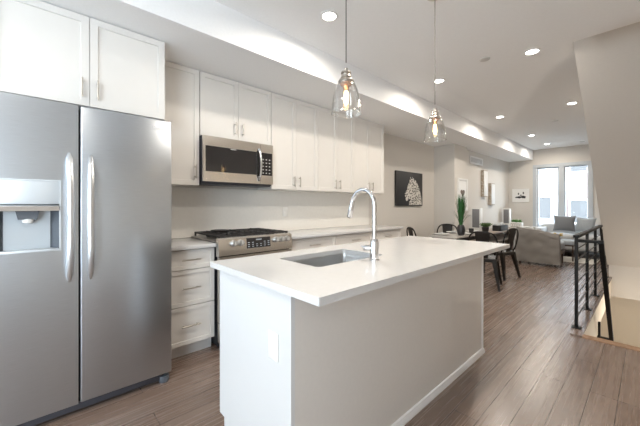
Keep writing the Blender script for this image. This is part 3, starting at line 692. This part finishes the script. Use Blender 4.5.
# vase with grass
bx, by = -2.06, 5.0
t = thing('potted_grass', 'tall green ornamental grass in a charcoal vase on the dining table', 'plant', (bx, by, .75))
MB().lathe([(.036, .0005), (.050, .015), (.064, .075), (.060, .125), (.044, .165), (.039, .17), (.034, .16)], (bx, by, .75), 28).build('vase', M['pot_black'], t)
k = MB()
for i in range(190):
    a = random.uniform(0, 2*PI); r0_ = random.uniform(0, .026); out_ = i > 165
    lean = random.uniform(.015, .085) if not out_ else random.uniform(.10, .22); hh = random.uniform(.36, .55) if not out_ else random.uniform(.25, .40)
    b0 = Vector((bx+r0_*math.cos(a), by+r0_*math.sin(a), .905)); wv = Vector((-math.sin(a), math.cos(a), 0))
    rows = []
    for q in range(6):
        u = q/5; c_ = b0+Vector((math.cos(a)*lean*u**1.5, math.sin(a)*lean*u**1.5, hh*u-.05*u*u*lean*8)); w_ = (.0065 if not out_ else .003)*(1-u)**.6+.0006
        rows += [c_-wv*w_, c_+wv*w_]
    k._add(rows, [(2*q, 2*q+1, 2*q+3, 2*q+2) for q in range(5)])
k.build('foliage', M['grass'], t, False)
# place settings
for x, y, lab in ((-2.10, 5.22, 'white dinner plate on the dining table near the grass vase'), (-2.12, 5.75, 'white dinner plate on the dining table before the side-on chair'), (-2.32, 4.86, 'white dinner plate on the dining table at the wall side, by the worktop end'), (-2.33, 5.36, 'white dinner plate on the dining table in front of the column chair')):
    t = thing('dinner_plate', lab, 'plate', (x, y, .75), 'plates on the dining table')
    MB().lathe([(.06, .0005), (.075, .002), (.128, .016), (.132, .019), (.126, .019), (.07, .007), (.001, .006)], (x, y, .75), 32).build('plate', M['ceramic'], t)
    nk = MB().box(x-.035, x+.035, y-.05, y+.05, .768, .783, .006).build('napkin', M['sofa'], t)
t = thing('drinking_cup', 'small dark cup on the dining table behind the chair back', 'cup', (-1.98, 4.98, .75)); t.location = (-2.08, 5.47, .75)
MB().lathe([(.03, .0005), (.034, .004), (.042, .085), (.040, .085), (.032, .008), (.001, .007)], (-2.08, 5.47, .75), 24).build('bowl', M['pot_black'], t)

# ================================================================== LIVING ROOM
t = thing('console_table', 'long greyed wood console along the living room wall', 'console', (-2.55, 8.35, 0))
MB().box(-2.78, -2.30, 6.99, 9.72, .60, .635, .004).build('top', M['console'], t)
for y in (7.04, 9.65): MB().box(-2.76, -2.32, y-.02, y+.02, 0, .5995, .003).build('leg', M['console'], t)
MB().box(-2.77, -2.34, 7.065, 9.625, .40, .425).build('shelf', M['console'], t)
def speaker(x, y, label, zh, hw=.11):
    t = thing('speaker', label, 'speaker', (x, y, .635), 'white and grey speakers on the console')
    MB().box(x-hw, x+hw, y-.07, y+.07, .6355, zh, .01).build('cabinet', M['plastic'], t)
    MB().box(x-hw+.02, x+hw-.02, y-.078, y-.0705, .735, zh-.022, .003).build('grille', M['speaker_cloth'], t)
speaker(-2.64, 7.27, 'white speaker with grey front on the console end beside the column', 1.17, .095)
speaker(-2.665, 9.50, 'white speaker with grey front at the window end of the console', 1.14, .085)
t = thing('succulent', 'small succulent in a black pot on the console beside the near speaker', 'plant', (-2.42, 7.22, .635))
x, y = -2.40, 7.12
MB().lathe([(.05, .0005), (.055, .01), (.075, .13), (.068, .13), (.06, .11), (.001, .105)], (x, y, .635), 20).build('pot', M['pot_black'], t); 
t.location = (x, y, .635)
for o in t.children: pass
k = MB()
for i in range(34):
    a = i*2.4; l_ = .075+.06*(i/34); el = 1.35-.95*(i/34)
    d_ = Vector((math.cos(a)*math.cos(el), math.sin(a)*math.cos(el), math.sin(el))); b0 = Vector((x, y, .755))
    k.sweep([b0, b0+d_*l_*.6, b0+d_*l_*1.25], [.010, .017, .003], 6)
k.build('foliage', M['leaf'], t)
t = thing('decor_bowl', 'long low dark tray heaped with grey stones on the console', 'tray', (-2.36, 8.05, .635))
x, y = -2.40, 8.05
t.location = (x, y, .635)
k = MB(); k.ring(rrect(x-.09, x+.09, y-.30, y+.30, .05), rrect(x-.075, x+.075, y-.285, y+.285, .04), .6355, .765); k.prism(rrect(x-.088, x+.088, y-.298, y+.298, .05), .6355, .648); k.build('tray', M['canvas_black'], t)
for i in range(9):
    MB().blob((x+random.uniform(-.03, .03), y-.24+i*.06, .775), (.05, .045, .045), 2, .25).build('stone', M['sofa'], t)
t = thing('planter', 'white patterned box planter with green plant at the console window end', 'plant', (-2.36, 9.25, .635))
x, y = -2.36, 9.22; t.location = (x, y, .635)
k = MB(); k.box(x-.13, x+.13, y-.08, y+.08, .6355, .78, .006); k.build('box', M['plastic'], t)
k = MB()
for i in range(5):
    cx = x-.10+i*.05; k.ring(rect(cx-.022, cx+.022, .66, .755), rect(cx-.014, cx+.014, .675, .74), y-.0825, y-.0805, 'y')
k.build('lattice', M['button'], t, False)
k = MB()
for i in range(60):
    c_ = Vector((x+random.uniform(-.10, .10), y+random.uniform(-.05, .05), .79+random.uniform(0, .06))); k.blob(c_, (.022, .022, .012), 1, .3)
k.build('foliage', M['leaf_bright'], t)
# armchair under a taupe cover
AX0, AX1, AY = -1.93, -1.20, 7.50
t = thing('armchair', 'armchair seen from behind under a wrinkled taupe cover, beyond the dining chairs', 'armchair', ((AX0+AX1)/2, AY+.3, 0))
# hooped cover: sloping top, hanging folds
k = MB(); nx, nz = 26, 16; D = .12; vs = []; fs = []
def ctop(u): return .775-.115*u-.006*math.sin(u*9)
def fold(u, q, s_): return .026*noise.noise(Vector((u*5, q*4, s_)))+.020*noise.noise(Vector((u*3+q*6, q*9-u*5, s_+3)))
prof = []
for side in (0, 1):
    for j in range(nz+1):
        row = []
        for i in range(nx+1):
            u = i/nx; q = j/nz if side == 0 else 1-j/nz
            zt = ctop(u); z = .055+(zt-.055)*q
            rnd = .03*max(0, (q-.92)/.08)**2
            y = AY+rnd-.03*(1-q)+fold(u, q, 0) if side == 0 else AY+D-rnd+.02*(1-q)+fold(u, q, 9)
            row.append((AX0+(AX1-AX0)*u+(.02*(1-q)*(1 if u > .5 else -1)*abs(2*u-1)), y, z))
        prof.append(row)
vs = [p_ for row in prof for p_ in row]; W = nx+1; R_ = len(prof)
fs = [(a*W+i, a*W+i+1, (a+1)*W+i+1, (a+1)*W+i) for a in range(R_-1) for i in range(nx)]
for i_ in (0, nx): fs += [tuple(q_ for q_ in (a*W+i_, (a+1)*W+i_, (R_-2-a)*W+i_, (R_-1-a)*W+i_)) for a in range(nz)]
fs += [(i+1, i, (R_-1)*W+i, (R_-1)*W+i+1) for i in range(nx)]
k._add(vs, fs); k.build('cover', M['throw'], t)
MB().cushion(AX0+.04, AX1-.03, AY+D+.03, AY+.82, .30, .47, .02).build('seat_cushion', M['blue_grey'], t)
MB().box(AX0+.03, AX1-.02, AY+D+.025, AY+.80, .22, .30, .01).build('seat_frame', M['wood_leg'], t)
for x in (AX0+.06, AX1-.07):
    for y in (AY+.05, AY+.76): MB().taper((x, y, 0), (x, y, .22 if y > AY+.2 else .10), .028, .04).build('leg', M['wood_leg'], t, False)
# second armchair, sofa below the windows, coffee table, rug
k = MB(); k.box(-1.75, -.75, 8.42, 9.22, .0005, .012, .004); tag(k.build('rug', M['rug']), 'pale flat rug in front of the window sofa', 'rug')
t = thing('sofa', 'pale grey sofa standing below the street windows', 'sofa', (-1.4, 9.7, 0))
MB().cushion(-1.95, -.65, 9.28, 10.02, .16, .40, .01).build('seat_base', M['sofa'], t)
for a in (-1.78, -1.21): MB().cushion(a-.0, a+.55, 9.26, 9.84, .40, .52, .025).build('seat_cushion', M['sofa'], t)
MB().cushion(-1.95, -.65, 9.84, 10.06, .34, .74, .015).build('backrest', M['sofa'], t)
for a in (-1.96, -.66): MB().cushion(a-.02, a+.14, 9.24, 10.05, .15, .66, .012).build('armrest', M['sofa'], t)
for x in (-1.9, -.62):
    for y in (9.33, 9.95): MB().taper((x, y, 0), (x, y, .17), .03, .05).build('leg', M['wood_leg'], t, False)
def pillow(x, y, z, w_, h_, d_, rot, m_, label):
    k = MB(); n = 14; vs = []; 
    for sgn in (-1, 1):
        for j in range(n+1):
            for i in range(n+1):
                a, b_ = -1+2*i/n, -1+2*j/n; e = ((1-a*a)*(1-b_*b_))**.42; pa = 1-.11*(1-b_*b_); pb = 1-.11*(1-a*a)
                vs.append((a*w_/2*pa, sgn*d_/2*e, b_*h_/2*pb))
    W_ = n+1; fs = []
    for s_ in (0, 1):
        o_ = s_*W_*W_; fs += [(o_+j*W_+i, o_+j*W_+i+1, o_+(j+1)*W_+i+1, o_+(j+1)*W_+i) for j in range(n) for i in range(n)]
    k._add(vs, fs); bmesh.ops.remove_doubles(k.bm, verts=k.bm.verts, dist=1e-5)
    o = tag(k.build('throw_pillow', M[m_]), label, 'pillow', 'pillows on the window sofa'); o.location = (x, y, z); o.rotation_euler = rot
pillow(-1.42, 9.52, .785, .44, .40, .16, (-.28, 0, .0), 'pillow', 'darker grey woven pillow on the window sofa with pointed corners')
pillow(-1.03, 9.56, .765, .38, .36, .15, (-.30, .05, -.1), 'blue_grey', 'plain blue-grey pillow on the window sofa nearest the stair railing')
t = thing('bench', 'low blue-grey upholstered bench with thin dark legs before the window sofa', 'bench', (-1.36, 8.72, 0))
MB().cushion(-1.62, -1.10, 8.50, 8.94, .36, .455, .012).build('cushion', M['blue_grey'], t)
MB().ring(rect(-1.61, -1.11, 8.51, 8.93), rect(-1.585, -1.135, 8.535, 8.905), .335, .362).build('frame', M['wood_leg'], t, False)
for x in (-1.595, -1.125):
    for y in (8.525, 8.915): MB().box(x-.012, x+.012, y-.012, y+.012, .0125, .336).build('leg', M['wood_leg'], t, False)
t = thing('flower_bowl', 'small white bowl of yellow flowers on the blue-grey bench behind the armchair', 'flowers', (-1.42, 8.70, .468))
MB().lathe([(.03, .0005), (.05, .008), (.08, .06), (.075, .06), (.045, .015), (.001, .010)], (-1.42, 8.70, .468), 24).build('bowl', M['ceramic'], t)
k = MB()
for i in range(26): k.blob((-1.42+random.uniform(-.08, .08), 8.70+random.uniform(-.06, .06), .535+random.uniform(0, .06)), (.022, .022, .016), 1, .3)
k.build('flower', M['yellow'], t)
t = thing('side_chair', 'white curved side chair between console planter and covered armchair', 'chair', (-2.0, 8.75, 0))
pts = [(-2.20, 8.45, .45), (-2.21, 8.46, .66), (-2.16, 8.5, .70), (-1.98, 8.62, .71), (-1.90, 8.70, .69), (-1.89, 8.72, .62), (-1.89, 8.74, .45)]
MB().sweep(pts, .016, 10).build('arm_rail', M['plastic'], t)
MB().cushion(-2.26, -1.86, 8.44, 8.86, .40, .47, .01).build('seat', M['plastic'], t)
for x in (-2.22, -1.90):
    for y in (8.48, 8.82): MB().taper((x, y, .0), (x, y, .41), .022, .03).build('leg', M['plastic'], t, False)

# ================================================================== STAIR RAILING
RX = -.494
t = thing('stair_railing', 'black metal railing with thin cables along the stair opening', 'railing', (RX, 4.8, .014))
ry = [3.955, 4.735, 5.53]
def post(y, z1): 
    o = MB().box(RX-.014, RX+.014, y-.014, y+.014, .0145, z1, .002).build('post', M['metal_black'], t)
    MB().box(RX-.04, RX+.04, y-.04, y+.04, .0142, .022, .002).build('foot_plate', M['metal_black'], o)
for y in ry: post(y, .915)
MB().box(RX-.024, RX+.024, ry[0]-.016, 6.24, .915, .942, .003).build('top_rail', M['metal_black'], t)
def slope_end(z): return 6.22 + (.93-z)/.93*(7.04-6.22)
k = MB(); k.sweep([(RX, 6.22, .92), (RX, 7.03, .03)], .016, 4); k.build('sloped_post', M['metal_black'], t, False)
MB().box(RX-.03, RX+.03, 7.0, 7.09, .0142, .024, .002).build('foot_plate', M['metal_black'], t)
for i in range(7):
    z = .12+i*.113
    MB().cyl((RX, ry[0], z), (RX, slope_end(z)-.01, z), .0055, n=6).build('cable', M['metal_black'], t)
HX = -.312
t = thing('stair_handrail', 'black flat-bar handrail loop leading down the stairs', 'handrail', (HX, 4.5, 0))
k = MB(); ro = [(3.94, .905), (3.975, .905)]
k.prism([(3.925, .902), (3.97, .902), (5.175, -.40), (5.145, -.42), (5.115, -.405), (3.945, .872), (3.925, .872)], HX-.019, HX+.019, 'x')
k.build('rail', M['metal_black'], t, False)
MB().box(RX+.0155, HX+.012, 3.93, 3.965, .872, .902, .002).build('return_bar', M['metal_black'], t)
MB().box(OX+.012, HX+.012, 5.12, 5.165, -.425, -.40, .002).build('end_bar', M['metal_black'], t)
MB().box(OX-.02, OX+.0, 5.10, 5.18, -.29, -.27).build('bracket', M['metal_black'], t) if False else None
MB().box(OX+.021, OX+.045, 5.125, 5.155, -.425, -.22, .002).build('bracket', M['metal_black'], t)
# unseen lamp added on the side wall to brighten the lower stairwell
lt = thing('wall_light', 'lit round lamp on the lower stairwell wall', 'wall light', (XR, 5.9, -.75))
k = MB().lathe([(.001, 0), (.07, 0), (.07, .02), (.05, .035), (.001, .038)], (0, 0, 0), 24); k.build('lens', M['lens'], None, xf=Matrix.Translation((XR-.002, 5.9, -.75)) @ Matrix.Rotation(-PI/2, 4, 'Y')).parent = lt
ob = lt.children[0]; ob.location = (-XR, -5.9, .75)
l = bpy.data.lights.new('lamp', 'AREA'); l.shape = 'DISK'; l.size = .14; l.energy = 14; l.color = LAMP_COL
o = bpy.data.objects.new('lamp', l); C.objects.link(o); o.parent = lt; o.location = (-.05, 0, 0); o.rotation_euler = (0, PI/2, 0)

# ================================================================== ACROSS THE STREET
def facade(name, label, x0, x1, y, h_, col, wins, depth=5):
    m = mat(name+'_render', col, .9, spec=.2)
    b = m.node_tree.nodes['Principled BSDF']; tc = nd(m, 'ShaderNodeTexCoord'); mp = nd(m, 'ShaderNodeMapping'); mp.inputs['Rotation'].default_value = (PI/2, 0, 0)
    br = nd(m, 'ShaderNodeTexBrick'); br.inputs['Scale'].default_value = 4; br.inputs['Color1'].default_value = (*col, 1); br.inputs['Color2'].default_value = (*[q*.9 for q in col], 1); br.inputs['Mortar'].default_value = (*[min(1, q*1.05) for q in col], 1)
    lk(m, tc.outputs['Object'], mp.inputs[0]); lk(m, mp.outputs[0], br.inputs['Vector']); lk(m, br.outputs['Color'], b.inputs['Base Color'])
    t = thing(name, label, 'house', ((x0+x1)/2, y, -1))
    MB().box(x0, x1, y, y+depth, -1, h_).build('wall', m, t, False)
    MB().box(x0-.05, x1+.05, y-.15, y+depth, h_, h_+.18).build('cornice', M['trim'], t, False)
    for a, z in wins:
        fr = MB().ring(rect(a-.42, a+.42, z, z+1.35), rect(a-.35, a+.35, z+.07, z+1.28), y-.06, y+.0, 'y').build('window', M['trim'], t, False)
        MB().box(a-.35, a+.35, y-.03, y-.02, z+.07, z+1.28).build('pane', M['glass_black'], fr, False)
    return t
facade('row_house', 'pale row house across the street filling the window nearest the console', -9, -3.45, YF+11, 7.5, (.22, .215, .215), [(-4.1, .4), (-5.3, .4), (-4.1, 3.2), (-5.3, 3.2)])
facade('brick_house', 'pinkish brick house across the street seen through the window nearest the stair', -3.25, 2.5, YF+11.5, 5.8, (.19, .145, .135), [(-2.6, .2), (-1.5, .2), (-.4, .2), (-2.6, 3.0), (-1.5, 3.0), (-.4, 3.0)])
